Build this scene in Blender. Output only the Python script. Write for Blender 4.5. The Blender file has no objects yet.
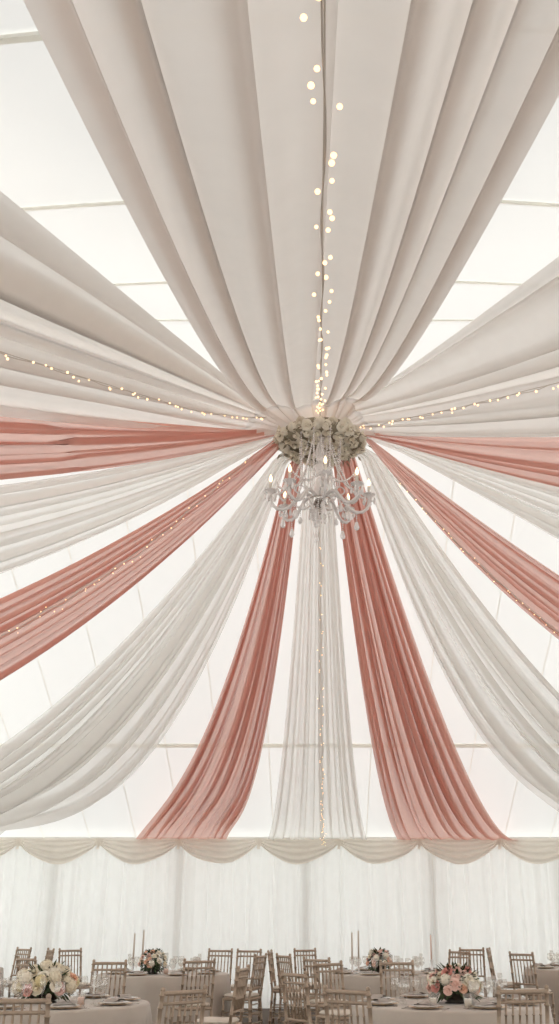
import bpy, math, random
import numpy as np
from mathutils import Vector, Matrix
PI = math.pi
R = math.radians
sc = bpy.context.scene
COL = sc.collection

# ------------------------------------------------------------------ helpers
class MB:
    def __init__(s): s.v = []; s.f = []
    def add(s, V, F):
        o = len(s.v); s.v += [tuple(map(float, p)) for p in V]; s.f += [tuple(i + o for i in q) for q in F]; return s
    def box(s, c, d, rz=0.0):
        x, y, z = d[0] / 2, d[1] / 2, d[2] / 2
        P = [(-x, -y, -z), (x, -y, -z), (x, y, -z), (-x, y, -z), (-x, -y, z), (x, -y, z), (x, y, z), (-x, y, z)]
        ca, sa = math.cos(rz), math.sin(rz)
        P = [(c[0] + a * ca - b * sa, c[1] + a * sa + b * ca, c[2] + e) for a, b, e in P]
        return s.add(P, [(0, 3, 2, 1), (4, 5, 6, 7), (0, 1, 5, 4), (1, 2, 6, 5), (2, 3, 7, 6), (3, 0, 4, 7)])
    def rbox(s, c, d, b=0.01):
        # box with chamfered vertical edges and top edge
        x, y, z = d[0] / 2, d[1] / 2, d[2] / 2
        def ring(ix, zz):
            X, Y = x - ix, y - ix
            return [(c[0] + px, c[1] + py, c[2] + zz) for px, py in
                    [(-X + b, -Y), (X - b, -Y), (X, -Y + b), (X, Y - b), (X - b, Y), (-X + b, Y), (-X, Y - b), (-X, -Y + b)]]
        rs = [ring(b * .6, -z), ring(0, -z + b * .6), ring(0, z - b * .6), ring(b * .6, z)]
        return s.loft(rs, True, True)
    def loft(s, rings, cap=True, closed=True):
        n = len(rings[0]); V = [p for r in rings for p in r]; F = []
        for i in range(len(rings) - 1):
            for j in range(n if closed else n - 1):
                k = (j + 1) % n
                F.append((i * n + j, i * n + k, (i + 1) * n + k, (i + 1) * n + j))
        if cap and closed:
            F.append(tuple(range(n))[::-1]); F.append(tuple((len(rings) - 1) * n + j for j in range(n)))
        return s.add(V, F)
    def tube(s, pts, r, n=8, cap=True):
        pts = [Vector(p) for p in pts]
        rr = r if hasattr(r, '__len__') else [r] * len(pts)
        up = None; rings = []
        for i, p in enumerate(pts):
            t = (pts[min(i + 1, len(pts) - 1)] - pts[max(i - 1, 0)])
            t = t.normalized() if t.length > 1e-9 else Vector((0, 0, 1))
            if up is None:
                up = Vector((1, 0, 0)) if abs(t.x) < .8 else Vector((0, 1, 0))
            a = (up - t * up.dot(t)).normalized(); b = t.cross(a); up = a
            rings.append([tuple(p + (a * math.cos(2 * PI * k / n) + b * math.sin(2 * PI * k / n)) * rr[i]) for k in range(n)])
        return s.loft(rings, cap, True)
    def lathe(s, prof, n=16, c=(0, 0, 0), wob=None):
        rings = []
        for r, z in prof:
            rings.append([(c[0] + max(r, 1e-4) * math.cos(2 * PI * k / n), c[1] + max(r, 1e-4) * math.sin(2 * PI * k / n), c[2] + z) for k in range(n)])
        return s.loft(rings, False, True)
    def ball(s, c, r, n=8, m=5, sz=1.0):
        return s.lathe([(r * math.sin(PI * i / m), -sz * r * math.cos(PI * i / m)) for i in range(m + 1)], n, c)
    def build(s, name, mat, parent=None, smooth=True, loc=None):
        me = bpy.data.meshes.new(name); me.from_pydata(s.v, [], s.f); me.update()
        if smooth: me.polygons.foreach_set('use_smooth', [True] * len(me.polygons))
        me.materials.append(mat)
        o = bpy.data.objects.new(name, me); COL.objects.link(o)
        if parent: o.parent = parent
        if loc: o.location = loc
        return o
def inst(name, me, parent=None, loc=(0, 0, 0), rot=(0, 0, 0), scl=1.0):
    o = bpy.data.objects.new(name, me); COL.objects.link(o)
    if parent: o.parent = parent
    o.location = loc; o.rotation_euler = rot
    o.scale = (scl,) * 3 if not hasattr(scl, '__len__') else scl
    return o
def tag(o, label, cat, group=None):
    o['label'] = label; o['category'] = cat
    if group: o['group'] = group
    return o
def empty(name, loc=(0, 0, 0), rz=0.0):
    o = bpy.data.objects.new(name, None); COL.objects.link(o); o.location = loc; o.rotation_euler = (0, 0, rz); o.empty_display_size = .1
    return o
def struct(o): o['kind'] = 'structure'; return o
def copy_tree(o, parent=None):
    c = o.copy(); COL.objects.link(c); c.parent = parent
    for ch in list(o.children): copy_tree(ch, c)
    return c

# ------------------------------------------------------------------ materials
def newmat(name):
    m = bpy.data.materials.new(name); m.use_nodes = True; nt = m.node_tree; nt.nodes.clear()
    out = nt.nodes.new('ShaderNodeOutputMaterial'); return m, nt, out
def principled(name, col, rough=.6, metal=0., noise=.06, nscale=30., trans=0., ior=1.45, sheen=0., spec=.4):
    m, nt, out = newmat(name); b = nt.nodes.new('ShaderNodeBsdfPrincipled')
    nt.links.new(b.outputs[0], out.inputs[0])
    b.inputs['Roughness'].default_value = rough; b.inputs['Metallic'].default_value = metal
    b.inputs['Transmission Weight'].default_value = trans; b.inputs['IOR'].default_value = ior
    b.inputs['Sheen Weight'].default_value = sheen; b.inputs['Specular IOR Level'].default_value = spec
    tc = nt.nodes.new('ShaderNodeTexCoord'); n = nt.nodes.new('ShaderNodeTexNoise'); n.inputs['Scale'].default_value = nscale
    n.inputs['Detail'].default_value = 4
    r = nt.nodes.new('ShaderNodeMix'); r.data_type = 'RGBA'
    nt.links.new(tc.outputs['Object'], n.inputs['Vector']); nt.links.new(n.outputs['Fac'], r.inputs[0])
    r.inputs[6].default_value = (*[max(0, c * (1 - noise)) for c in col], 1); r.inputs[7].default_value = (*[min(1, c * (1 + noise)) for c in col], 1)
    nt.links.new(r.outputs[2], b.inputs['Base Color'])
    return m
def fabric(name, col, tcol=None, trans=.45, sheer=0., nscale=6., noise=.03, weave=260., bump=.15):
    m, nt, out = newmat(name)
    tcol = tcol or col
    tc = nt.nodes.new('ShaderNodeTexCoord'); n = nt.nodes.new('ShaderNodeTexNoise'); n.inputs['Scale'].default_value = nscale
    nt.links.new(tc.outputs['Object'], n.inputs['Vector'])
    def tint(c):
        r = nt.nodes.new('ShaderNodeMix'); r.data_type = 'RGBA'; nt.links.new(n.outputs['Fac'], r.inputs[0])
        r.inputs[6].default_value = (*[x * (1 - noise) for x in c], 1); r.inputs[7].default_value = (*[min(1, x * (1 + noise)) for x in c], 1); return r
    d = nt.nodes.new('ShaderNodeBsdfDiffuse'); t = nt.nodes.new('ShaderNodeBsdfTranslucent')
    nt.links.new(tint(col).outputs[2], d.inputs[0]); nt.links.new(tint(tcol).outputs[2], t.inputs[0])
    if bump:
        w = nt.nodes.new('ShaderNodeTexNoise'); w.inputs['Scale'].default_value = weave; nt.links.new(tc.outputs['Object'], w.inputs['Vector'])
        bp = nt.nodes.new('ShaderNodeBump'); bp.inputs['Strength'].default_value = bump; bp.inputs['Distance'].default_value = .002
        nt.links.new(w.outputs['Fac'], bp.inputs['Height']); nt.links.new(bp.outputs[0], d.inputs['Normal'])
    mx = nt.nodes.new('ShaderNodeMixShader'); mx.inputs[0].default_value = trans
    nt.links.new(d.outputs[0], mx.inputs[1]); nt.links.new(t.outputs[0], mx.inputs[2]); last = mx
    if sheer > 0:
        tr = nt.nodes.new('ShaderNodeBsdfTransparent'); m2 = nt.nodes.new('ShaderNodeMixShader'); m2.inputs[0].default_value = sheer
        nt.links.new(mx.outputs[0], m2.inputs[1]); nt.links.new(tr.outputs[0], m2.inputs[2]); last = m2
    nt.links.new(last.outputs[0], out.inputs[0])
    return m
def emit(name, col, s):
    m, nt, out = newmat(name); e = nt.nodes.new('ShaderNodeEmission'); e.inputs[0].default_value = (*col, 1); e.inputs[1].default_value = s
    nt.links.new(e.outputs[0], out.inputs[0]); return m
def thinglass(name, tint=(.985, .98, .97), gloss=.10):
    m, nt, out = newmat(name); t = nt.nodes.new('ShaderNodeBsdfTransparent'); t.inputs[0].default_value = (*tint, 1)
    g = nt.nodes.new('ShaderNodeBsdfGlossy'); g.inputs['Roughness'].default_value = .06
    f0 = nt.nodes.new('ShaderNodeLayerWeight'); f0.inputs[0].default_value = .15
    f = nt.nodes.new('ShaderNodeMath'); f.operation = 'MULTIPLY'; f.inputs[1].default_value = .25; nt.links.new(f0.outputs['Facing'], f.inputs[0])
    a = nt.nodes.new('ShaderNodeMath'); a.operation = 'ADD'; a.inputs[1].default_value = gloss; nt.links.new(f.outputs[0], a.inputs[0])
    mx = nt.nodes.new('ShaderNodeMixShader'); nt.links.new(a.outputs[0], mx.inputs[0]); nt.links.new(t.outputs[0], mx.inputs[1]); nt.links.new(g.outputs[0], mx.inputs[2])
    nt.links.new(mx.outputs[0], out.inputs[0]); return m

M = {}
M['roof'] = fabric('roof_lining', (.922, .935, .917), trans=.345, noise=.012, nscale=.6, bump=0)
M['wallf'] = fabric('wall_lining', (.922, .935, .917), trans=.345, noise=.012, nscale=.8, bump=0)
M['clear'] = thinglass('added_clear_daylight_sheet', (.96, .97, .96), .04)  # clear sheet added on the unseen walls to let sky light in
M['seam'] = fabric('seam_tape', (.95, .94, .90), trans=.6)
M['white1'] = fabric('ivory_chiffon_opaque', (.92, .865, .825), trans=.55, sheer=.05, bump=0)
M['white2'] = fabric('ivory_chiffon', (.95, .91, .875), trans=.55, sheer=.12, bump=0)
M['sheer'] = fabric('ivory_sheer_chiffon', (.94, .92, .885), trans=.52, sheer=.46, bump=0)
M['pink'] = fabric('dusty_pink_chiffon', (.73, .42, .355), (.90, .55, .46), trans=.52, sheer=.20, bump=0)
M['curtain'] = fabric('white_voile', (.93, .937, .925), trans=.55, sheer=.15, bump=0)
M['swag'] = fabric('cream_swag', (.84, .79, .72), trans=.45, bump=0)
M['alu'] = principled('frame_aluminium', (.80, .79, .76), .6, .0, .04)
M['floor'] = principled('brown_carpet', (.13, .105, .085), .9, 0, .3, 60)
M['cloth'] = principled('champagne_satin', (.47, .405, .345), .5, 0, .05, 12, sheen=.2)
M['chair'] = principled('limewashed_gold_wood', (.41, .315, .235), .45, .1, .18, 45)
M['cushion'] = principled('ivory_seat_pad', (.68, .61, .53), .8, 0, .05, 20)
M['crystal'] = principled('cut_crystal', (.98, .95, .935), .10, .0, .02, 90, trans=.22, ior=1.5, spec=.9)
M['pearl'] = principled('crystal_bead', (.98, .93, .91), .15, .0, .02, 90, trans=.10, ior=1.5, spec=1.)
M['silver'] = principled('polished_silver', (.62, .58, .54), .22, .9, .08, 30)
M['candle'] = principled('ivory_wax', (.85, .80, .72), .5, 0, .03)
M['pinkcandle'] = principled('blush_wax', (.80, .60, .52), .5, 0, .03)
M['taupecandle'] = principled('taupe_wax', (.60, .52, .44), .5, 0, .03)
M['flame'] = emit('lit_filament_bulb', (1., .72, .45), 3.)
M['fairy'] = emit('lit_fairy_bulb', (1., .62, .34), 2.6)
M['wire'] = principled('pale_wire', (.62, .55, .48), .6)
M['glass'] = thinglass('thin_glass')
M['porcelain'] = principled('white_porcelain', (.82, .80, .77), .2, 0, .02)
M['goldrim'] = principled('champagne_gold_glaze', (.62, .47, .33), .3, .6, .08)
M['napkin'] = principled('grey_linen', (.42, .37, .33), .85, 0, .08, 60)
M['green'] = principled('foliage_green', (.055, .08, .035), .6, 0, .4, 20)
M['bowl'] = principled('dark_bronze_bowl', (.06, .05, .04), .35, .5, .2)
FL = {'cream': principled('cream_petals', (.80, .72, .56), .7, 0, .1, 25), 'white': principled('ivory_petals', (.84, .78, .66), .7, 0, .08, 25),
      'peach': principled('peach_petals', (.78, .48, .34), .7, 0, .12, 25), 'blush': principled('blush_petals', (.80, .56, .48), .7, 0, .12, 25),
      'rose': principled('coral_rose_petals', (.66, .30, .25), .7, 0, .14, 25), 'lemon': principled('pale_yellow_petals', (.78, .68, .40), .7, 0, .1, 25),
      'hub': principled('antique_cream_petals', (.95, .87, .76), .75, 0, .12, 25)}
M['dryfoliage'] = principled('sage_moss', (.34, .30, .22), .9, 0, .3, 40)

# ------------------------------------------------------------------ room
YR, YF, YN, XS, EZ, RZ = 9.6, 19.5, -1.84, 10.0, 2.8, 7.65
def roof_z(y): return EZ + (RZ - EZ) * ((y - YN) / (YR - YN) if y < YR else (YF - y) / (YF - YR))
b = MB(); b.add([(-XS, YN, 0), (XS, YN, 0), (XS, YF, 0), (-XS, YF, 0)], [(0, 1, 2, 3)]); struct(b.build('floor', M['floor'], smooth=False))
b = MB(); b.add([(-XS, YN, EZ), (XS, YN, EZ), (XS, YR, RZ), (-XS, YR, RZ), (XS, YF, EZ), (-XS, YF, EZ)], [(0, 1, 2, 3), (3, 2, 4, 5)])
struct(b.build('ceiling', M['roof'], smooth=False))
b = MB(); b.add([(-XS, YF, 0), (XS, YF, 0), (XS, YF, EZ), (-XS, YF, EZ)], [(0, 1, 2, 3)]); struct(b.build('wall_back', M['wallf'], smooth=False))
b = MB(); b.add([(-XS, YN, 0), (XS, YN, 0), (XS, YN, EZ), (-XS, YN, EZ)], [(0, 1, 2, 3)]); struct(b.build('wall_front', M['clear'], smooth=False))  # out of view, made clear so the sky lights the drapes from the front
for nm, x in (('wall_left', -XS), ('wall_right', XS)):
    b = MB(); b.add([(x, YN, EZ), (x, YF, EZ), (x, YR, RZ)], [(0, 1, 2)]); struct(b.build(nm, M['wallf'], smooth=False))
    b = MB(); b.add([(x, YN, 0), (x, YF, 0), (x, YF, EZ), (x, YN, EZ)], [(0, 1, 2, 3)]); struct(b.build('added_clear_side_' + ('1' if x < 0 else '2'), M['clear'], smooth=False))  # invented clear sides out of view, letting extra daylight onto the drapes
# welts of the roof lining that run crosswise: tapes just under the roof
def welt(y0, wd, bend, n):
    b = MB(); rings = []
    for i in range(81):
        x = -XS + .02 + (2 * XS - .04) * i / 80
        y = y0 + bend * (math.sqrt(x * x + .5) - .7)
        y = min(y, YF - .1)
        rings.append([(x, y - wd / 2, roof_z(y - wd / 2) - .03), (x, y + wd / 2, roof_z(y + wd / 2) - .03), (x, y + wd / 2, roof_z(y + wd / 2) - .01), (x, y - wd / 2, roof_z(y - wd / 2) - .01)])
    b.loft(rings); struct(b.build('trim_%d' % n, M['seam'], smooth=False))
welt(2.95, .05, .22, 1); welt(5.1, .03, .22, 2); welt(7.35, .035, .2, 3); welt(9.3, .03, 0, 4); welt(16.78, .07, 0, 5)
b = MB(); x = -9.35
while x < 9.8:
    for y0, y1 in ((YR + .1, YF - .1),):
        b.add([(x - .011, y0, roof_z(y0) - .02), (x + .011, y0, roof_z(y0) - .02), (x + .011, y1, roof_z(y1) - .02), (x - .011, y1, roof_z(y1) - .02)], [(0, 1, 2, 3)])
    x += .85
struct(b.build('trim_6', M['seam'], smooth=False))
# eave rail and the marquee legs behind the curtains
b = MB(); b.box((0, YF - .06, EZ + .03), (2 * XS - .1, .09, .07)); struct(b.build('trim_7', M['alu'], smooth=False))
CX = [-9.46, -7.16, -4.86, -2.56, -.26, 2.04, 4.34, 6.64, 8.94]
for i, x in enumerate(CX):
    b = MB(); b.rbox((x, YF - .07, EZ / 2), (.14, .10, EZ - .02), .02); struct(b.build('trim_%d' % (8 + i), M['alu'], smooth=False))

# ------------------------------------------------------------------ wall curtains (one per bay) and swags
panels = [(-10 + .05, -7.16, None), (-7.16, -4.86, 'white voile curtain at the left end of the far wall, beside the leftmost far table'),
          (-4.86, -2.56, 'white voile curtain hanging behind the peach centrepiece and its two taper candles'),
          (-2.56, -.26, 'white voile curtain in the central gap, behind the sideways chairs'),
          (-.26, 2.04, 'white voile curtain behind the table carrying the small blush centrepiece'),
          (2.04, 4.34, 'white voile curtain at the right end, beyond the large blush centrepiece'),
          (4.34, 6.64, 'white voile curtain cut by the right picture edge')]
rnd = random.Random(5)
for x0, x1, lab in panels:
    if lab is None and x0 < 0: lab = 'unseen'
    b = MB(); nx = 170; zs = [0.02, .5, 1.0, 1.5, 2.0, 2.4, 2.74]; rings = []
    ph = [rnd.random() * 6.28 for _ in range(9)]
    L = x1 - x0
    fx = [(rnd.uniform(1.7, 2.6), .35), (rnd.uniform(3.6, 4.6), .45), (rnd.uniform(5.6, 6.8), .35), (rnd.uniform(8, 9.5), .15)]
    for z in zs:
        row = []
        for i in range(nx + 1):
            u = i / nx; s = x0 + L * u
            f = sum(a * math.sin(2 * PI * q * s + ph[j] + .10 * math.sin(z * .8 + ph[j + 4])) for j, (q, a) in enumerate(fx))
            edge = min(1, min(u, 1 - u) * 12 + .15)
            g = .35 + .65 * (1 - z / 2.74) ** .6
            row.append((s + .012 * math.sin(2 * PI * fx[1][0] * s + 1.0), YF - .26 + .055 * f * (.55 + .45 * g) * edge, z))
        rings.append(row)
    b.loft(rings, False, False)
    if lab in (None, 'unseen'): continue
    tag(b.build('voile_curtain', M['curtain']), lab, 'curtain', 'voile curtains along the far wall')
SW = 1.455; rnd = random.Random(8)
sj = [0.34 + SW * k for k in range(-5, 4)]
names = ['cut by the left picture edge', 'second from the left edge, above the left tables', 'under the left half of the left pink hem',
         'under the right half of the left pink hem', 'under the middle of the white hem', 'between the white hem and the right pink hem',
         'under the right pink hem', 'cut by the right picture edge']
for k in range(len(sj) - 1):
    if not names[k]: continue
    xa, xb = sj[k], sj[k + 1]
    b = MB(); nu, nv = 40, 26; rings = []; ph = rnd.random() * 6
    for j in range(nv + 1):
        v = j / nv; row = []
        for i in range(nu + 1):
            u = i / nu; a = math.sin(PI * u) ** .75
            drop = .035 + v * (.07 + .37 * a) if True else 0
            fold = math.sin(2 * PI * 4.3 * v ** .85 + ph * .2 + .8 * math.sin(PI * u)) * .022 * (.3 + .7 * a)
            row.append((xa + (xb - xa) * u, YF - .40 - .03 * a * v + fold, EZ + .05 - drop + .015 * math.sin(3 * PI * u + ph) * v * a))
        rings.append(row)
    b.loft(rings, False, False)
    o = empty('swag_valance', ((xa + xb) / 2, YF - .40, EZ)); ch = b.build('swag', M['swag'], o, loc=(-(xa + xb) / 2, -YF + .40, -EZ))
    t = MB()
    for q, (dx, ln) in enumerate(((-.025, .13), (0, .20), (.03, .15))):
        t.loft([[(xa + dx + w * (.2 + .8 * e), YF - .435 + .01 * math.sin(w * 200), EZ + .02 - e * ln) for w in (-.03, -.015, 0, .015, .03)] for e in (0, .35, .7, 1)], False, False)
    t.build('gathered_tail', M['swag'], o, loc=(-(xa + xb) / 2, -YF + .40, -EZ))
    tag(o, 'cream swag of the eaves valance, ' + names[k], 'valance', 'cream swags along the eaves')

# ------------------------------------------------------------------ ceiling drapes
EDGE = {
'D1L': ((-0.641, 9.827, 6.687), (-0.69, -1.84, 2.63), 0.46, 0.06), 'D1R': ((0.458, 9.662, 6.722), (0.90, -1.84, 2.76), 0.37, -0.31),
'D2La': ((-0.628, 9.601, 6.628), (-2.42, -1.84, 2.8), 0.00, 0.35), 'D2Lb': ((-0.86, 9.674, 6.267), (-9.95, -0.50, 2.80), 0.08, 0.),
'D2Ra': ((0.327, 9.675, 6.668), (2.56, -1.84, 2.80), 0.12, -0.50), 'D2Rb': ((0.648, 9.714, 6.299), (9.95, -0.50, 2.80), 0.52, -0.04),
'D3La': ((-0.857, 9.628, 6.30), (-9.95, 0.05, 2.90), 0.08, 0.), 'D3Lb': ((-0.479, 9.552, 6.242), (-9.95, 2.09, 2.80), 0.54, -0.48),
'D3Ra': ((0.647, 9.685, 6.33), (9.95, 0.05, 2.90), 0.42, -0.25), 'D3Rb': ((0.849, 9.574, 6.135), (9.95, 2.80, 2.80), 0.90, 0.12),
'D4La': ((-0.746, 9.594, 6.204), (-9.95, 3.89, 2.80), 0.38, -0.43), 'D4Lb': ((-0.951, 9.614, 5.92), (-9.95, 6.45, 2.80), 0.89, -0.32),
'D4Ra': ((0.851, 9.598, 6.147), (9.95, 4.00, 2.80), 0.80, 0.26), 'D4Rb': ((0.849, 9.599, 6.065), (9.95, 7.64, 2.80), 1.61, 0.50),
'D5La': ((-0.48, 9.6, 6.207), (-9.95, 8.63, 2.80), 1.09, -0.11), 'D5Lb': ((-0.423, 9.547, 6.087), (-9.95, 10.41, 2.80), 1.68, -0.17),
'D5Ra': ((0.555, 9.602, 6.208), (9.95, 11.09, 2.80), 1.20, 0.17), 'D5Rb': ((0.481, 9.628, 6.221), (9.95, 13.69, 2.80), 1.37, -0.50),
'D6La': ((-0.507, 9.75, 6.03), (-9.95, 15.32, 2.80), 1.78, -0.24), 'D6Lb': ((-0.369, 9.85, 6.02), (-5.99, 19.40, 2.80), 1.41, -0.86),
'D6Ra': ((0.637, 9.75, 6.09), (9.95, 17.73, 2.80), 1.77, -0.23), 'D6Rb': ((0.433, 9.75, 6.06), (4.96, 19.40, 2.80), 1.00, -0.82),
'D7La': ((-0.369, 9.92, 6.01), (-3.38, 19.2, 2.79), 0.91, -0.46), 'D7Lb': ((-0.212, 9.95, 6.01), (-1.72, 19.2, 2.79), 1.25, -0.59),
'D7Ra': ((0.372, 9.92, 6.20), (3.64, 19.2, 2.79), 0.90, 0.11), 'D7Rb': ((0.158, 9.95, 6.01), (1.42, 19.2, 2.79), 0.88, -0.13),
'D8a': ((-0.17, 10.0, 6.04), (-.96, 19.25, 2.79), .95, -.2), 'D8b': ((0.13, 10.0, 6.04), (.87, 19.25, 2.79), .95, -.2)}
def edge_point(e, w):
    h, en, s, c = e
    if w < 0:                                   # tail that runs in under the flower ring
        q = -w; h = np.array(h)
        g = np.array([h[0] * .30, 9.65 + .25 * (h[1] - 9.65), 6.34])
        if en[1] < 0: g = np.array([h[0] * .5, 9.38, 6.27 if h[2] > 6.6 else 6.165])   # the front drapes wrap the near rim
        return h * (1 - q) + g * q
    p = np.array(h) * (1 - w) + np.array(en) * w
    p[2] -= 4 * s * w * (1 - w) * (1 + c * (2 * w - 1)); return p
class Drape:
    """A length of cloth hung between two sagging edge lines, laid in knife pleats that run its whole length."""
    def __init__(s, ka, kb, nf, seed, ov=.5, ovend=.6, cap=.10, deep=.5, wave=.3, pleats=None):
        s.a, s.b = EDGE[ka], EDGE[kb]; r = random.Random(seed); s.cap, s.deep, s.wave, s.ovend = cap, deep, wave, ovend
        if pleats: s.pl = pleats
        else:
            s.pl = []; c = 0.
            for i in range(nf):
                c = (i + .5 + r.uniform(-.32, .32)) / nf
                s.pl.append((c, ov / nf * r.choice([.35, .6, 1., 1.3]), r.choice([1, 1, -1])))
        s.nf = len(s.pl); s.ph = [r.random() * 6.28 for _ in range(4)]; s.bul = [r.uniform(-.3, .5) for _ in range(s.nf + 1)]
    def section(s, w):
        k = 1 - (1 - s.ovend) * min(1, max(w, 0)); out = []; st = (0., 0.)
        for i in range(s.nf + 1):
            if i < s.nf:
                c, ov, sg = s.pl[i]; ov *= k; en = (min(1, c + ov / 2), 0. if sg > 0 else -1.); nx = (max(0, c - ov / 2), -1. if sg > 0 else 0.)
            else: en = (1., 0.)
            for q in range(11):
                t = q / 10; out.append((st[0] + (en[0] - st[0]) * t, st[1] + (en[1] - st[1]) * (t * t * (3 - 2 * t)) + s.bul[i] * math.sin(PI * t)))
            if i < s.nf:
                for q in range(1, 4): t = q / 4; out.append((en[0] + (nx[0] - en[0]) * t, en[1] + (nx[1] - en[1]) * t))
                st = nx
        return out
    def frame(s, w):
        e = 1e-3; A, B = edge_point(s.a, w), edge_point(s.b, w); w0 = max(w, 0)
        A2, B2 = edge_point(s.a, w0 + e), edge_point(s.b, w0 + e); A1, B1 = edge_point(s.a, w0), edge_point(s.b, w0)
        n = np.cross(B1 - A1, A2 + B2 - A1 - B1); n /= np.linalg.norm(n) + 1e-9
        return A, B, (-n if n[2] > 0 else n), np.linalg.norm(B - A)
    def point(s, u, w, off=0.0):
        A, B, n, wd = s.frame(w); return A * (1 - u) + B * u + n * off
    def build(s, name, mat, nw, label, group):
        ws = [-1, -.75, -.5, -.25] + [(j / nw) ** 1.25 for j in range(nw + 1)]
        b = MB(); rows = []
        for w in ws:
            A, B, n, wd = s.frame(w); D = min(s.cap, s.deep * wd / s.nf); W = min(s.cap * 1.2, s.wave * wd / s.nf); hm = 1 - .85 * max(0, (w - .7) / .3) ** 1.5 if B[1] > 15 or s.b[1][1] > 19 else 1; hm *= 1 - .97 * max(0, -w); D *= hm; W *= hm
            rows.append([tuple(A * (1 - u) + B * u + n * (d * D + W * math.sin(2 * PI * s.nf * .37 * u + s.ph[0] + .6 * w) + .4 * W * math.sin(2 * PI * s.nf * .8 * u + s.ph[1] - .5 * w))) for u, d in s.section(w)])
        b.loft(rows, False, False); o = b.build(name, mat); s.ob = o
        return tag(o, label, 'drape', group)
G1, G2 = 'ivory drapes swept out from the flower ring', 'dusty pink drapes swept out from the flower ring'
dr = {}
def mk(key, ka, kb, nf, seed, mat, nw, label, **kw):
    d = Drape(ka, kb, nf, seed, **kw); d.build('ceiling_drape', M[mat], nw, label, G1 if mat != 'pink' else G2); dr[key] = d
mk('1', 'D1L', 'D1R', 8, 4, 'white1', 50, 'broad ivory drape overhead with fairy lights straight down its middle', pleats=[(.045, .05, 1), (.15, .05, 1), (.325, .045, 1), (.50, .012, 1), (.645, .045, -1), (.775, .05, -1), (.86, .03, -1), (.955, .05, -1)], ov=0, ovend=.8, cap=.04, deep=.22, wave=.18)
mk('2L', 'D2La', 'D2Lb', 8, 12, 'white2', 60, 'wide ivory drape with fairy lights, sweeping to the upper left', ov=.42, ovend=.8, cap=.075, deep=.3, wave=.25)
mk('2R', 'D2Ra', 'D2Rb', 8, 13, 'white2', 60, 'wide ivory drape with fairy lights, sweeping to the upper right', ov=.42, ovend=.8, cap=.075, deep=.3, wave=.25)
mk('3L', 'D3La', 'D3Lb', 7, 14, 'pink', 50, 'nearly level dusty pink drape on the left, tucked under the wide ivory drape')
mk('3R', 'D3Ra', 'D3Rb', 7, 15, 'pink', 50, 'nearly level dusty pink drape on the right, tucked under the wide ivory drape')
mk('4L', 'D4La', 'D4Lb', 8, 16, 'sheer', 50, 'narrow sheer ivory drape between the two pink drapes on the left')
mk('4R', 'D4Ra', 'D4Rb', 8, 17, 'sheer', 50, 'narrow sheer ivory drape between the two pink drapes on the right')
mk('5L', 'D5La', 'D5Lb', 9, 18, 'pink', 60, 'slanting dusty pink drape with tiny lights, running down to the left edge')
mk('5R', 'D5Ra', 'D5Rb', 9, 19, 'pink', 60, 'slanting dusty pink drape with tiny lights, running down to the right edge')
mk('6L', 'D6La', 'D6Lb', 13, 20, 'sheer', 70, 'long sheer ivory drape curving down to the lower left above the swag valance', ov=.7)
mk('6R', 'D6Ra', 'D6Rb', 13, 21, 'sheer', 70, 'long sheer ivory drape curving down to the lower right above the swag valance', ov=.7)
mk('7L', 'D7La', 'D7Lb', 12, 22, 'pink', 70, 'dusty pink drape falling to the eaves just left of the central white drape', ov=.95, ovend=.12, cap=.07, deep=.7)
mk('7R', 'D7Ra', 'D7Rb', 12, 23, 'pink', 70, 'dusty pink drape falling to the eaves just right of the central white drape', ov=.95, ovend=.12, cap=.07, deep=.7)
mk('8', 'D8a', 'D8b', 12, 24, 'sheer', 70, 'central sheer white drape hanging behind the chandelier down to the eaves', ov=.95, ovend=.2, cap=.07, deep=.6)

# ------------------------------------------------------------------ fairy lights
bb = MB(); bb.ball((0, 0, 0), 1.0, 8, 6); tmp = bb.build('bulb', M['fairy']); bulbme = tmp.data; bpy.data.objects.remove(tmp)
def fairy(d, u, w0, w1, n, label, seed, off=.05, jit=.045, r=.015, strands=2, wob=.5, w_pow=1.0, sagz=0.0):
    rr = random.Random(seed); o = empty('fairy_light_string', tuple(d.point(u if not callable(u) else u(w0), w0, off)))
    base = Vector(o.location); wires = MB()
    for sidx in range(strands):
        pts = []; N = 90; ph = rr.random() * 6
        A = d.point(0, .5); B = d.point(1, .5); ac = Vector(B - A).normalized()
        for i in range(N + 1):
            w = w0 + (w1 - w0) * (i / N) ** w_pow
            uu = u(w) if callable(u) else u
            p = Vector(d.point(uu, w, off)) + ac * jit * wob * math.sin(9 * i / N * 2 * PI * (1 + .3 * sidx) + ph) * (sidx + .3) + Vector((0, 0, -.01 * sidx))
            pts.append(p - base)
        wires.tube(pts, .003, 4)
        for i in range(n // strands):
            t = (i + rr.uniform(.1, .9)) / (n // strands) * N; j = min(int(t), N - 1)
            p = pts[j].lerp(pts[j + 1], t - j) + ac * rr.uniform(-jit, jit) * .8 + Vector((0, 0, rr.uniform(-.022, -.004)))
            inst('bulb', bulbme, o, p, scl=r * rr.uniform(.8, 1.15))
    wires.build('wire', M['wire'], o)
    return tag(o, label, 'string lights', 'fairy light strings')
def x0u(d, w):
    A, B = edge_point(d.a, w), edge_point(d.b, w); return (0.0 - A[0]) / (B[0] - A[0])
fairy(dr['1'], lambda w: x0u(dr['1'], w), -.75, .78, 130, 'warm fairy lights down the middle of the overhead ivory drape', 1, off=.07, w_pow=.85, jit=.055, wob=.10, r=.0095)
fairy(dr['2L'], lambda w: .15 + .19 * min(1, w / .12), .01, .55, 54, 'warm fairy lights sagging along the wide upper left ivory drape', 2, off=.17, jit=.06, wob=.2, r=.0088)
fairy(dr['2R'], lambda w: .40 - .12 * min(1, w / .1), .01, .55, 54, 'warm fairy lights sagging along the wide upper right ivory drape', 3, off=.17, jit=.06, wob=.2, r=.0088)
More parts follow.
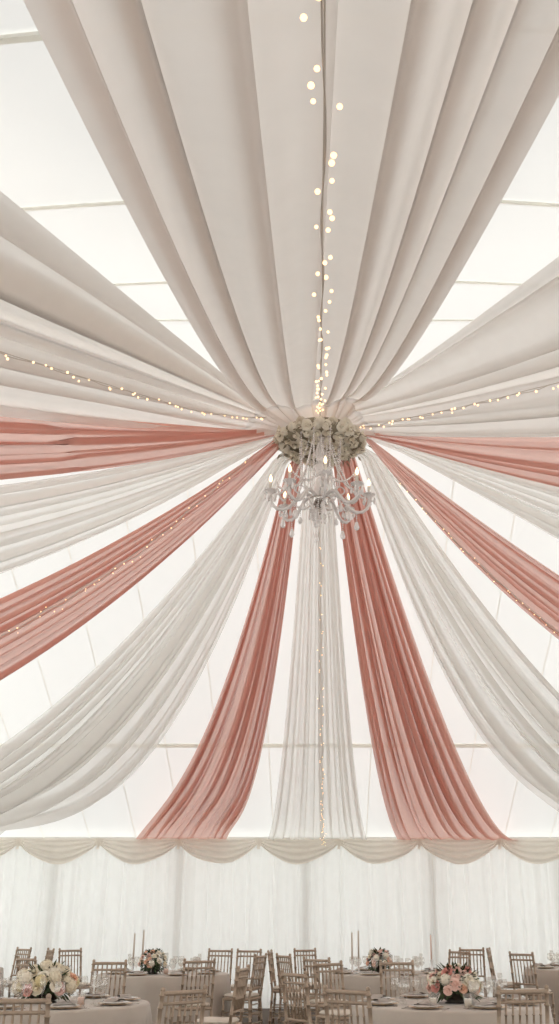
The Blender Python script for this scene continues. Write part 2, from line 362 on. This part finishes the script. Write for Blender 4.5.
fairy(dr['5L'], lambda w: .15 + .25 * min(1, w / .14), .03, .45, 56, 'tiny fairy lights woven along the slanting left pink drape', 4, off=.13, jit=.05, r=.006)
fairy(dr['5R'], .78, .03, .45, 56, 'tiny fairy lights following the lower edge of the slanting right pink drape', 5, off=.10, jit=.035, r=.006)
fairy(dr['8'], .56, .06, .965, 80, 'tiny fairy lights falling down the central white drape behind the chandelier', 6, off=.11, jit=.04, r=.006)

# ------------------------------------------------------------------ flowers
def rose_mesh(name, mat, seed, layers=((.25, 3, 1.25), (.5, 4, 1.0), (.78, 5, .62), (1.0, 6, .25))):
    r = random.Random(seed); b = MB(); b.ball((0, 0, .35), .30, 8, 5, 1.2)
    for rad, n, lift in layers:
        for k in range(n):
            a0 = 2 * PI * (k + r.random() * .3) / n + rad * 3; hw = PI / n * 1.25; V = []
            for j in range(5):
                v = j / 4
                for i in range(5):
                    u = (i / 4 - .5) * 2
                    rr_ = rad * (.35 + .65 * v ** .7) * (1 + .12 * v * v); zz = lift * (v ** 1.1) * .55 * (1 - .25 * u * u) + .10 * (1 - rad) - .12 * v ** 3 * rad
                    a = a0 + u * hw * (.55 + .45 * math.sin(PI * (.15 + .7 * v)))
                    V.append((rr_ * math.cos(a) * (1 - .06 * u * u), rr_ * math.sin(a) * (1 - .06 * u * u), zz + r.uniform(-.02, .02)))
            b.add(V, [(j * 5 + i, j * 5 + i + 1, (j + 1) * 5 + i + 1, (j + 1) * 5 + i) for j in range(4) for i in range(4)])
    o = b.build(name, mat); me = o.data; bpy.data.objects.remove(o); return me
def hydrangea_mesh(name, mat, seed):
    r = random.Random(seed); b = MB(); n = 46
    b.ball((0, 0, .1), .78, 10, 6)
    for k in range(n):
        z = 1 - 1.35 * (k + .5) / n; a = k * 2.39996; q = math.sqrt(max(0, 1 - z * z)); nn = Vector((q * math.cos(a), q * math.sin(a), z)); c = nn * .86 + Vector((0, 0, .1))
        t = nn.orthogonal().normalized(); s2 = nn.cross(t); ro = r.random() * 6
        for p in range(4):
            an = ro + p * PI / 2; d1 = t * math.cos(an) + s2 * math.sin(an); d2 = nn.cross(d1)
            b.add([c, c + d1 * .12 + d2 * .09 + nn * .05, c + d1 * .22 + nn * .03, c + d1 * .12 - d2 * .09 + nn * .05], [(0, 1, 2, 3)])
    o = b.build(name, mat); me = o.data; bpy.data.objects.remove(o); return me
RM = {k: [rose_mesh('bloom', m, i + 3 * j) for i in range(2)] for j, (k, m) in enumerate(FL.items())}
HM = {k: hydrangea_mesh('bloom', FL[k], 9) for k in ('cream', 'white', 'lemon', 'hub')}
def dirrot(n, spin=0.0):
    q = Vector(n).to_track_quat('Z', 'Y') @ Matrix.Rotation(spin, 3, 'Z').to_quaternion(); return q.to_euler()

# flower ring the drapes gather under
HC = Vector((0, 9.55, 6.13))
ring = empty('flower_ring', tuple(HC)); rr = random.Random(31)
b = MB(); b.lathe([(.02, -.03), (.30, -.05), (.42, -.02), (.46, .04), (.40, .12), (.2, .16), (.02, .17)], 32)
b.build('foam_ring', M['dryfoliage'], ring)
k = 0
for cnt, rad, dz in ((7, .17, -.075), (13, .275, -.07), (18, .375, -.04), (22, .45, .015), (18, .44, .05)):
    for i in range(cnt):
        a = 2 * PI * (i + rr.random() * .5) / cnt; ra = rad + rr.uniform(-.02, .02)
        p = Vector((ra * math.cos(a), ra * math.sin(a), dz + rr.uniform(-.012, .012)))
        n = Vector((math.cos(a) * (.25 + 1.6 * max(0, rad - .3) * 3), math.sin(a) * (.25 + 1.6 * max(0, rad - .3) * 3), -1 if rad < .44 else -.4)) + Vector((rr.uniform(-.3, .3), rr.uniform(-.3, .3), 0))
        me = rr.choice([RM['hub'][0], RM['hub'][1], HM['hub'], RM['hub'][0], RM['white'][1]])
        inst('bloom', me, ring, p, dirrot(n.normalized(), rr.random() * 6), rr.uniform(.048, .068)); k += 1
b = MB()
for i in range(150):
    a = rr.random() * 2 * PI; ra = rr.uniform(.12, .5); p = Vector((ra * math.cos(a), ra * math.sin(a), -.06 + (ra - .3) * .3 * (ra > .3)))
    d = Vector((math.cos(a) * .8, math.sin(a) * .8, -.5)) + Vector((rr.uniform(-.5, .5), rr.uniform(-.5, .5), rr.uniform(-.3, .3))); d.normalize(); s_ = d.orthogonal().normalized()
    b.add([p, p + d * .04 + s_ * .014, p + d * .085, p + d * .04 - s_ * .014], [(0, 1, 2, 3)])
lf = b.build('foliage', M['dryfoliage'], ring); lf['kind'] = 'stuff'
tag(ring, 'round cluster of cream blooms above the chandelier, where all the drapes meet', 'flower arrangement')

# ------------------------------------------------------------------ chandelier
CH = Vector((0, 9.3, 0)); ch = empty('crystal_chandelier', (0, 9.3, 5.39)); ch0 = 5.45
def zz(z): return z - ch0
b = MB(); b.lathe([(.012, zz(6.22)), (.05, zz(6.20)), (.065, zz(6.14)), (.02, zz(6.11)), (.028, zz(6.06)), (.05, zz(6.00)), (.055, zz(5.95)), (.03, zz(5.89)), (.022, zz(5.86)),
                   (.05, zz(5.84)), (.075, zz(5.80)), (.05, zz(5.76)), (.03, zz(5.72)), (.045, zz(5.66)), (.07, zz(5.60)), (.075, zz(5.54)), (.04, zz(5.48)), (.03, zz(5.45))], 16)
b.build('central_column', M['crystal'], ch)
b = MB(); b.lathe([(.015, zz(5.36)), (.05, zz(5.365)), (.085, zz(5.395)), (.105, zz(5.44)), (.11, zz(5.455)), (.10, zz(5.455)), (.08, zz(5.42)), (.02, zz(5.40))], 20)
b.build('receiver_bowl', M['silver'], ch)
b = MB(); b.lathe([(.004, zz(5.285)), (.014, zz(5.295)), (.02, zz(5.315)), (.01, zz(5.335)), (.02, zz(5.35)), (.012, zz(5.365))], 12)
b.build('finial', M['silver'], ch)
def drop(b, p, ln=.07, w=.016):
    x, y, z = p
    b.ball((x, y, z - .008), .007, 6, 4)
    b.lathe([(.001, -.018), (w * .45, -.028), (w, -ln * .72), (w * .6, -ln * .93), (.001, -ln)], 6, p)
def strand(b, p0, p1, sag, r=.0105, step=.024):
    p0, p1 = Vector(p0), Vector(p1); L = (p1 - p0).length + sag * 1.2; n = max(3, int(L / step))
    for i in range(n + 1):
        t = i / n; p = p0.lerp(p1, t) - Vector((0, 0, 4 * sag * t * (1 - t))); b.ball(p, r * (1.25 if i % 4 == 0 else 1), 6, 4)
for i in range(8):
    a = R(-90 + 6 + 45 * i)     # first arm points almost at the viewer
    hi = (i % 2 == 0); Rr = .50 if hi else .47; zc = 5.52 if hi else 5.49
    ca, sa = math.cos(a), math.sin(a)
    prof = [(.06, 5.46), (.11, 5.50), (.16, 5.51), (.21, 5.485), (.26, 5.42), (.31, 5.355), (.37, 5.325), (.43, 5.335), (.475, 5.37), (.49, 5.41), (Rr, zc - .055)]
    P = [Vector((r_ * ca, r_ * sa, zz(z_))) for r_, z_ in prof]
    Q = []
    for j in range(len(P) - 1):
        for t in (0, .5): Q.append(P[j].lerp(P[j + 1], t))
    Q.append(P[-1])
    b = MB(); b.tube(Q, [.020 if j % 2 == 0 else .015 for j in range(len(Q))], 8)
    # small scroll standing on the arm
    S = [Vector(((.20 + .05 * math.cos(t)) * ca, (.20 + .05 * math.cos(t)) * sa, zz(5.555) + .045 * math.sin(t))) for t in [PI * 1.5 + q * .45 for q in range(11)]]
    b.tube(S, [.010 - .0005 * q for q in range(11)], 6)
    arm = b.build('arm', M['crystal'], ch)
    tip = Vector((Rr * ca, Rr * sa, zz(zc)))
    b = MB(); b.lathe([(.012, -.065), (.018, -.05), (.010, -.04), (.03, -.02), (.058, .002), (.062, .010), (.054, .006), (.022, -.008), (.020, .0)], 14, tip)
    for q in range(14):
        an = 2 * PI * q / 14; b.ball(tip + Vector((.060 * math.cos(an), .060 * math.sin(an), .008)), .009, 6, 4)
    b.build('drip_pan', M['crystal'], arm)
    b = MB(); b.lathe([(.001, .005), (.013, .006), (.014, .095), (.011, .10), (.001, .10)], 10, tip); b.build('candle_sleeve', M['candle'], arm)
    b = MB(); b.lathe([(.006, .10), (.013, .112), (.0175, .13), (.0165, .148), (.009, .17), (.002, .186), (.0003, .19)], 10, tip); b.build('flame_bulb', M['flame'], arm)
    for q in range(5):
        an = a + 2 * PI * q / 5; b = MB(); drop(b, tip + Vector((.058 * math.cos(an), .058 * math.sin(an), -.004)), .095, .017); b.build('crystal_drop', M['crystal'], arm)
    b = MB(); pp = Vector((.37 * ca, .37 * sa, zz(5.305)));
    for q in range(3): b.ball(pp - Vector((0, 0, .02 * q)), .008, 6, 4)
    drop(b, pp - Vector((0, 0, .055)), .12, .028); b.build('crystal_drop', M['crystal'], arm)
    b = MB(); pp = Vector((.26 * ca, .26 * sa, zz(5.385)))
    for q in range(2): b.ball(pp - Vector((0, 0, .02 * q)), .008, 6, 4)
    drop(b, pp - Vector((0, 0, .035)), .10, .025); b.build('crystal_drop', M['crystal'], arm)
    # bead garlands: crown to arm tips, and from arm to arm
    b = MB(); strand(b, (.10 * ca, .10 * sa, zz(6.16)), (Rr * .88 * ca, Rr * .88 * sa, zz(zc - .03)), .16); b.build('bead_strand', M['pearl'], ch)
    a2 = R(-90 + 6 + 45 * (i + 1)); b = MB(); strand(b, (.44 * ca, .44 * sa, zz(5.62)), (.44 * math.cos(a2), .44 * math.sin(a2), zz(5.62)), .12); b.build('bead_strand', M['pearl'], ch)
    am = R(-90 + 6 + 45 * (i + .5)); b = MB(); strand(b, (.22 * math.cos(am), .22 * math.sin(am), zz(6.15)), (.20 * math.cos(am), .20 * math.sin(am), zz(5.62)), .02, .0095, .024); b.build('bead_strand', M['pearl'], ch)
    b = MB(); strand(b, (.07 * math.cos(am), .07 * math.sin(am), zz(6.12)), (.075 * math.cos(am), .075 * math.sin(am), zz(5.85)), .0, .009); b.build('bead_strand', M['pearl'], ch)
for i in range(18):
    a = 2 * PI * i / 18; b = MB(); ra = .10 if i % 2 else .06; n = 6 if i % 2 else 9
    for q in range(n): b.ball((ra * math.cos(a), ra * math.sin(a), zz(5.43 - .02 * q)), .007, 6, 4)
    drop(b, (ra * math.cos(a), ra * math.sin(a), zz(5.43 - .02 * n)), .055, .012); b.build('crystal_drop', M['crystal'], ch)
b = MB(); b.tube([(0, 0, zz(6.2)), (0, .1, zz(6.5)), (0, .25, zz(7.55))], .008, 6); b.build('suspension_cable', M['silver'], ch)
tag(ch, 'eight-arm crystal chandelier with candle bulbs and bead strands, hung below the flower ring', 'chandelier')

# ------------------------------------------------------------------ chiavari chair
def make_chair():
    root = empty('chiavari_chair'); W, D = .195, .19
    m = M['chair']
    b = MB(); b.rbox((0, 0, .435), (.40, .40, .035), .018); b.build('seat', m, root)
    b = MB(); b.rbox((0, .005, .472), (.37, .37, .042), .03); b.build('cushion', M['cushion'], root)
    def turned(p0, p1, r, rings=()):
        p0, p1 = Vector(p0), Vector(p1); P = []; RR = []
        ks = sorted([(0, .9), (1, 1.)] + [(t + d, s) for t in rings for d, s in ((-.012, 1.), (-.006, 1.5), (.006, 1.5), (.012, 1.))])
        for t, s in ks: P.append(p0.lerp(p1, t)); RR.append(r * s)
        return P, RR
    for sx in (-1, 1):
        P, RR = turned((sx * W * .98, D * .98, 0), (sx * W * .95, D * .93, .43), .0155, (.15, .42, .72)); b = MB(); b.tube(P, RR, 8); b.build('leg', m, root)
        b = MB(); P, RR = turned((sx * W * .98, -D * 1.12, 0), (sx * W * .95, -D * .95, .44), .0165, (.15, .42, .72)); P2, R2 = turned((sx * W * .95, -D * .95, .44), (sx * W * .93, -D * 1.32, .95), .0155, (.2, .5, .78, .93))
        b.tube(P + P2[1:], RR + R2[1:], 8); b.ball(P2[-1], .018, 8, 5); b.build('leg', m, root)
    b = MB()
    def by(z): return -D * (.95 + .37 * (z - .44) / .51)
    for z, r in ((.925, .015), (.86, .0115), (.56, .0125)): b.tube([(-W * .94, by(z), z), (-W * .4, by(z) - .006, z), (W * .4, by(z) - .006, z), (W * .94, by(z), z)], r, 8)
    for i in range(6):
        x = -W * .94 + W * 1.88 * (i + 1) / 7
        P, RR = turned((x, by(.56) - .004, .56), (x, by(.925) - .004, .925), .0085, (.3, .6)); b.tube(P, RR, 6)
    b.build('backrest', m, root)
    b = MB()
    for z in (.13, .24):
        for sx in (-1, 1): b.tube([(sx * W * .97, D * .97, z), (sx * W * .97, -D * 1.05, z)], .009, 6)
        b.tube([(-W * .97, D * .97, z + .03), (W * .97, D * .97, z + .03)], .009, 6); b.tube([(-W * .97, -D * 1.06, z + .03), (W * .97, -D * 1.06, z + .03)], .009, 6)
    b.build('stretcher', m, root)
    return root
T = {'L1': (-2.5, 10.3), 'R1': (1.2, 10.3), 'L2': (-2.2, 15.5), 'R2': (.95, 15.6), 'L3': (-5.85, 17.0), 'R3': (4.1, 17.1)}
P22 = R(22)
def px2w(px, d, z): return ((px - 320) / 1000 * (d * math.cos(P22) + (z - 1.5) * math.sin(P22)), d)
chairs = [ # px, distance, table faced, extra turn, label, group
 (10, 17.9, 'L3', 0, 'gilt chair facing us behind the leftmost far table, against the curtain'),
 (34, 17.4, 'L3', 10, 'gilt chair seen sideways at the right side of the leftmost far table'),
 (43, 14.3, 'L2', 10, 'gilt chair rising just behind the large left centrepiece'),
 (78, 17.4, 'L2', 0, 'gilt chair by the curtain, left of the far table with two taper candles'),
 (105, 12.7, 'L1', 0, 'gilt chair facing us across the near left table, right of its centrepiece'),
 (22, 7.55, 'L1', 0, 'gilt chair cut off at the bottom left corner, back turned to us'),
 (163, 8.3, 'L1', 10, 'gilt chair at the right side of the near left table, cut at the bottom'),
 (193, 13.6, 'L2', 6, 'gilt chair with its back to us in front of the far left candlelit table'),
 (215, 17.2, 'L2', 4, 'gilt chair facing us behind the right end of the far left candlelit table'),
 (243, 15.1, 'L2', 0, 'tall gilt chair seen sideways at the left of the central gap'),
 (244, 17.0, 'L2', 20, 'gilt chair half hidden behind the tall sideways chair left of the central gap'),
 (219, 11.5, 'L2', 62, 'lower gilt chair seen sideways, in front of the tall one left of the gap'),
 (287, 16.6, 'R2', 30, 'gilt chair seen sideways at the right of the central gap'),
 (300, 15.2, 'R2', 12, 'gilt chair turned three quarters, just right of the sideways chair right of the gap'),
 (313, 17.4, 'R2', 0, 'gilt chair facing us by the curtain, left of the twin taper candles on the right'),
 (328, 14.0, 'R2', -6, 'gilt chair with pale seat showing, back to us before the far right candlelit table'),
 (316, 10.6, 'R1', 50, 'gilt chair at the left side of the near right table, turned towards it'),
 (341, 12.4, 'R1', 10, 'gilt chair facing the near right table from its far left side'),
 (366, 8.35, 'R1', -12, 'gilt chair at bottom centre, back to us, before the near right table'),
 (509, 8.45, 'R1', 6, 'gilt chair at bottom right, back to us, below right of the large blush centrepiece'),
 (401, 12.6, 'R1', 0, 'gilt chair facing us behind the near right table, beneath the small blush centrepiece'),
 (449, 16.6, 'R2', 0, 'gilt chair seen sideways at the right side of the far right candlelit table'),
 (471, 17.7, 'R2', 25, 'gilt chair by the curtain, behind the right edge of the large blush centrepiece'),
 (505, 17.6, 'R3', 10, 'gilt chair turned three quarters at the left side of the rightmost far table'),
 (531, 16.0, 'R3', 0, 'gilt chair back turned to us in front of the rightmost far table'),
]
proto = None
for px, d, tb, turn, lab in chairs:
    x, y = px2w(px, d, .95); tx, ty = T[tb]
    o = make_chair() if proto is None else copy_tree(proto)
    if proto is None: proto = o
    ang = math.atan2(ty - y, tx - x) - PI / 2 + R(turn)
    o.location = (x, y, 0); o.rotation_euler = (0, 0, ang); o.scale = (1.05, 1.05, 1.06)
    tag(o, lab, 'chair', 'gilt chairs around the tables')

# ------------------------------------------------------------------ tables
def make_table():
    o = empty('round_table'); b = MB(); b.lathe([(.01, .725), (.88, .725), (.89, .735), (.89, .742), (.88, .747), (.01, .747)], 40); b.build('tabletop', M['chair'], o)
    for i in range(4):
        a = PI / 4 + i * PI / 2; b = MB(); b.tube([(.55 * math.cos(a), .55 * math.sin(a), .73), (.62 * math.cos(a), .62 * math.sin(a), 0)], .016, 8); b.build('leg', M['alu'], o)
    return o
def make_cloth(seed):
    r = random.Random(seed); b = MB(); n = 144; ph = r.random() * 6; rings = []
    prof = [(.02, .753), (.5, .753), (.86, .753), (.90, .750), (.915, .735)] + [(.918 + .0 * k, .735 - .725 * k / 7) for k in range(1, 8)]
    for rad, z in prof:
        e = max(0, (.735 - z) / .735); row = []
        for k in range(n):
            a = 2 * PI * k / n; f = math.sin(13 * a + ph + .5 * math.sin(3 * a)) * .6 + math.sin(21 * a + ph * 2) * .4
            rr_ = rad + e ** .7 * (.035 + .045 * f); row.append((rr_ * math.cos(a), rr_ * math.sin(a), z))
        rings.append(row)
    b.loft(rings, False, True); return b.build('tablecloth', M['cloth'])
NM = {'L1': 'near left table', 'R1': 'near right table', 'L2': 'far left candlelit table', 'R2': 'far right candlelit table', 'L3': 'leftmost edge table', 'R3': 'rightmost edge table'}
tproto = None
for i, (k, (x, y)) in enumerate(T.items()):
    o = make_table() if tproto is None else copy_tree(tproto); tproto = tproto or o
    o.location = (x, y, 0); o.name = 'round_table'; tag(o, 'round banquet table under its cloth, the ' + NM[k], 'table', 'round banquet tables')
    c = make_cloth(i); c.location = (x, y, 0); tag(c, 'floor-length champagne satin cloth on the ' + NM[k], 'tablecloth', 'champagne tablecloths')
TZ = .7535

def lathe_mesh(name, prof, mat, n=16):
    b = MB(); b.lathe(prof, n); o = b.build(name, mat); me = o.data; bpy.data.objects.remove(o); return me
wine = lathe_mesh('wine_glass', [(.001, .002), (.034, .002), (.034, .004), (.006, .008), (.004, .02), (.004, .085), (.012, .095), (.034, .115), (.042, .145), (.040, .175), (.034, .205), (.033, .205), (.039, .175), (.040, .146), (.032, .118), (.010, .1)], M['glass'])
goblet = lathe_mesh('water_goblet', [(.001, .002), (.036, .002), (.036, .004), (.006, .01), (.005, .02), (.005, .06), (.014, .07), (.042, .10), (.050, .14), (.046, .18), (.040, .205), (.039, .205), (.048, .14), (.04, .104), (.01, .075)], M['glass'])
flute = lathe_mesh('champagne_flute', [(.001, .002), (.030, .002), (.030, .004), (.005, .008), (.004, .09), (.010, .11), (.022, .15), (.026, .20), (.023, .25), (.022, .25), (.025, .20), (.02, .153), (.008, .113)], M['glass'])
plateme = lathe_mesh('charger_plate', [(.001, .004), (.10, .004), (.115, .008), (.155, .016), (.156, .019), (.115, .011), (.10, .007), (.001, .007)], M['goldrim'], 28)
dinme = lathe_mesh('dinner_plate', [(.001, .009), (.085, .009), (.10, .014), (.132, .024), (.133, .027), (.10, .018), (.085, .012), (.001, .012)], M['porcelain'], 28)
b = MB()
b.loft([[(x_, -.055 + .11 * j / 6, z_ + .004 * math.sin(j * 1.7 + x_ * 40)) for j in range(7)] for x_, z_ in [(-.095, .018), (-.05, .034), (0, .040), (.05, .034), (.095, .018)]], False, False)
b.loft([[(x_, -.055 + .11 * j / 6, .016) for j in range(7)] for x_ in (-.095, .095)], False, False)
o = b.build('napkin', M['napkin']); napme = o.data; bpy.data.objects.remove(o)
b = MB(); b.box((0, 0, .004), (.016, .11, .004)); b.loft([[(-.004, -.055, .002), (.004, -.055, .002), (.004, -.055, .006), (-.004, -.055, .006)], [(-.009, -.09, .002), (.009, -.09, .002), (.009, -.09, .005), (-.009, -.09, .005)], [(-.009, -.14, .002), (.004, -.15, .002), (.004, -.15, .004), (-.009, -.14, .004)]])
o = b.build('knife', M['silver']); knme = o.data; bpy.data.objects.remove(o)
b = MB(); b.box((0, -.04, .004), (.008, .13, .004)); b.box((0, .035, .004), (.022, .03, .004))
for q in (-.0085, -.003, .003, .0085): b.box((q, .065, .004), (.003, .04, .003))
o = b.build('fork', M['silver']); fkme = o.data; bpy.data.objects.remove(o)
def L(x, y, a, r, s=0.0): return (x + r * math.cos(a) - s * math.sin(a), y + r * math.sin(a) + s * math.cos(a))
rr = random.Random(77)
AV = [(*px2w(p_, d_, 1.0), r_) for p_, d_, r_ in ((46, 10.35, .30), (455, 10.3, .27), (153, 15.3, .24), (379, 15.5, .24), (134, 15.35, .10), (143, 15.5, .10), (352, 15.4, .10), (358.5, 15.5, .10), (431, 15.3, .10), (81, 9.95, .1), (433, 9.85, .1), (468, 9.75, .1), (166, 15.2, .1))]
def glass(name, me, x, y, rz, *t):
    if any(math.hypot(x - a_, y - b_) < r_ + .02 for a_, b_, r_ in AV): return
    tag(inst(name, me, None, (x, y, TZ), (0, 0, rz)), *t)
for k, (tx, ty) in T.items():
    near = k in ('L1', 'R1'); n = 8
    for i in range(n):
        a = 2 * PI * (i + .5) / n + rr.uniform(-.03, .03); nm = NM[k]; g = ' on the ' + nm; rz = a + PI / 2
        x, y = L(tx, ty, a, .69)
        if abs((x) / y * 1000 / .927) > 400: continue
        px_ = 320 + x / (y * .927 - .28) * 1000
        if px_ < -14 or px_ > 573: continue
        tag(inst('charger_plate', plateme, None, (x, y, TZ), (0, 0, rz)), 'gold-rimmed charger plate at a place setting' + g, 'plate', 'charger plates' + g)
        tag(inst('dinner_plate', dinme, None, (x, y, TZ + .002), (0, 0, rz)), 'white dinner plate stacked on a charger' + g, 'plate', 'dinner plates' + g)
        tag(inst('napkin', napme, None, (x, y, TZ + .014), (0, 0, rz + rr.uniform(-.1, .1))), 'folded grey linen napkin on a dinner plate' + g, 'napkin', 'napkins' + g)
        if near:
            x, y = L(tx, ty, a, .68, .19); tag(inst('knife', knme, None, (x, y, TZ), (0, 0, rz)), 'polished knife beside a plate' + g, 'knife', 'knives' + g)
            x, y = L(tx, ty, a, .68, -.19); tag(inst('fork', fkme, None, (x, y, TZ), (0, 0, rz)), 'polished fork beside a plate' + g, 'fork', 'forks' + g)
        x, y = L(tx, ty, a, .49, .10); glass('wine_glass', wine, x, y, rz, 'clear stemmed wine glass at a place setting' + g, 'glass', 'wine glasses' + g)
        x, y = L(tx, ty, a, .47, -.01); glass('water_goblet', goblet, x, y, rz, 'clear wide water goblet at a place setting' + g, 'glass', 'water goblets' + g)
        if near or i % 2: x, y = L(tx, ty, a, .44, .22); glass('champagne_flute', flute, x, y, rz, 'tall clear champagne flute at a place setting' + g, 'glass', 'champagne flutes' + g)

# centrepieces
def leaf_mb(b, p, d, ln, w):
    d = d.normalized(); s_ = d.cross(Vector((0, 0, 1)));
    s_ = s_.normalized() if s_.length > .01 else Vector((1, 0, 0)); up = s_.cross(d)
    pts = [p, p + d * ln * .35 + s_ * w - up * w * .3, p + d * ln * .35, p + d * ln * .35 - s_ * w - up * w * .3, p + d * ln * .75 + s_ * w * .6 - up * w * .9, p + d * ln * .75 - up * w * .5, p + d * ln * .75 - s_ * w * .6 - up * w * .9, p + d * ln - up * w * 1.2]
    b.add(pts, [(0, 1, 2), (0, 2, 3), (1, 4, 5, 2), (2, 5, 6, 3), (4, 7, 5), (5, 7, 6)])
def centre(x, y, W_, H_, kinds, seed, label, nb):
    r = random.Random(seed); o = empty('flower_centrepiece', (x, y, TZ))
    b = MB(); bw = W_ * .27; b.lathe([(.01, .001), (bw * .7, .001), (bw * .55, .015), (bw * .9, .05), (bw, .10), (bw * 1.02, .11), (bw * .93, .11), (bw * .8, .06), (.01, .05)], 20); b.build('bowl', M['bowl'], o)
    c = Vector((0, 0, .13)); b = MB(); b.ball(c, W_ * .30, 12, 8, .62)
    for i in range(230):
        a = r.random() * 2 * PI; z = r.uniform(-.45, .95); q = math.sqrt(1 - z * z); n = Vector((q * math.cos(a), q * math.sin(a), z))
        p = c + Vector((n.x * W_ * .33, n.y * W_ * .33, n.z * (H_ - .13) * .72)); p.z = max(p.z, .05); leaf_mb(b, p, n + Vector((0, 0, r.uniform(-.3, .2))), r.uniform(.045, .095) * W_ / .6 + .01, .015)
    lf = b.build('foliage', M['green'], o); lf['kind'] = 'stuff'
    for i in range(nb):
        z = 1 - 1.2 * (i + .5) / nb; a = i * 2.39996 + r.uniform(-.25, .25); q = math.sqrt(max(0, 1 - z * z)); n = Vector((q * math.cos(a), q * math.sin(a), z))
        p = c + Vector((n.x * W_ * .42, n.y * W_ * .42, n.z * (H_ - .16) * .86 if z > 0 else n.z * .08)) * r.uniform(.9, 1.06)
        kd = r.choice(kinds); me = HM[kd[1:]] if kd[0] == 'h' and kd[1:] in HM else RM[kd][r.randrange(2)]
        inst('bloom', me, o, p, dirrot((n + Vector((0, -.25, .15))).normalized(), r.random() * 6), W_ * r.uniform(.068, .098) * (1.25 if kd[0] == 'h' else 1))
    tag(o, label, 'flower arrangement', 'table centrepieces')
centre(*px2w(46, 10.35, .9), .62, .36, ['hcream', 'cream', 'hlemon', 'white', 'peach', 'hwhite', 'rose', 'hcream', 'cream', 'lemon'], 3, 'large low centrepiece of cream, lemon and coral blooms on the near left table', 44)
centre(*px2w(455, 10.3, .9), .56, .36, ['blush', 'peach', 'white', 'blush', 'hwhite', 'rose', 'cream', 'blush'], 4, 'large centrepiece of blush and peach roses on the near right table', 44)
centre(*px2w(153, 15.3, .9), .42, .36, ['peach', 'blush', 'cream', 'hcream', 'white', 'peach'], 5, 'small peach and cream centrepiece on the far left table beside the taper candles', 30)
centre(*px2w(379, 15.5, .9), .42, .36, ['blush', 'blush', 'peach', 'cream', 'hwhite'], 6, 'small blush rose centrepiece on the far right table beside the taper candles', 30)

def taper(x, y, h, mat, label):
    o = empty('candlestick', (x, y, TZ)); b = MB(); b.lathe([(.001, .001), (.045, .001), (.045, .008), (.015, .02), (.010, .05), (.020, .07), (.010, .09), (.012, .15), (.022, .17), (.018, .185), (.001, .185)], 12); b.build('holder', M['crystal'], o)
    b = MB(); b.lathe([(.001, .175), (.0125, .176), (.011, h - .01), (.006, h), (.001, h + .001)], 10); b.build('candle', M[mat], o)
    b = MB(); b.tube([(0, 0, h), (0, .001, h + .014)], .0015, 5); b.build('wick', M['bowl'], o)
    tag(o, label, 'candlestick', 'tall taper candles')
for px_, d_, h_, mt, lb in ((134, 15.35, .52, 'taupecandle', 'shorter of the two taupe taper candles on the far left table'), (143, 15.5, .56, 'taupecandle', 'taller taupe taper candle of the far left pair, nearer the flowers'),
        (352, 15.4, .53, 'taupecandle', 'left taper candle of the far right pair'), (358.5, 15.5, .55, 'taupecandle', 'right taper candle of the far right pair, nearer the flowers'),
        (431, 15.3, .50, 'pinkcandle', 'single blush taper candle rising behind the large blush centrepiece')):
    x, y = px2w(px_, d_, 1.1); taper(x, y, h_, mt, lb)
def votive(px_, d_, label, mat='pinkcandle'):
    x, y = px2w(px_, d_, .8); o = empty('votive_candle', (x, y, TZ)); b = MB(); b.lathe([(.001, .002), (.034, .002), (.038, .06), (.045, .115), (.043, .115), (.036, .06), (.032, .008), (.001, .008)], 16); b.build('glass_holder', M['glass'], o)
    b = MB(); b.lathe([(.001, .009), (.030, .009), (.032, .07), (.028, .074), (.001, .07)], 14); b.build('candle', M[mat], o)
    b = MB(); b.tube([(0, 0, .07), (0, .001, .084)], .0015, 5); b.build('wick', M['bowl'], o)
    tag(o, label, 'candle', 'votive candles')
votive(81, 9.95, 'blush votive candle in a glass, right of the large cream centrepiece')
votive(433, 9.85, 'ivory votive candle in a glass, left front of the large blush centrepiece', 'candle')
votive(468, 9.75, 'ivory votive candle in a glass, in front of the large blush centrepiece', 'candle')
votive(166, 15.2, 'blush votive candle in a glass beside the small peach centrepiece')

# ------------------------------------------------------------------ light and camera
w = bpy.data.worlds.new('overcast_sky'); sc.world = w; w.use_nodes = True
bg = w.node_tree.nodes['Background']; bg.inputs[0].default_value = (1.0, .992, .98, 1); bg.inputs[1].default_value = 2.0
sc.cycles.max_bounces = 14; sc.cycles.diffuse_bounces = 8; sc.cycles.transparent_max_bounces = 32; sc.cycles.transmission_bounces = 10; sc.cycles.glossy_bounces = 4
sc.cycles.use_denoising = True
sc.cycles.sample_clamp_indirect = 4
cam = bpy.data.cameras.new('camera'); co = bpy.data.objects.new('camera', cam); COL.objects.link(co); sc.camera = co
co.location = (0, 0, 1.5); co.rotation_euler = (R(90 + 22), 0, 0)
cam.sensor_fit = 'VERTICAL'; cam.sensor_height = 24; cam.lens = 24 * 1000 / 1024; cam.shift_x = -(320 - 279.5) / 1024; cam.clip_start = .05
sc.view_settings.view_transform = 'Standard'; sc.view_settings.look = 'None'; sc.view_settings.gamma = 1; sc.view_settings.exposure = 0; sc.view_settings.use_curve_mapping = False
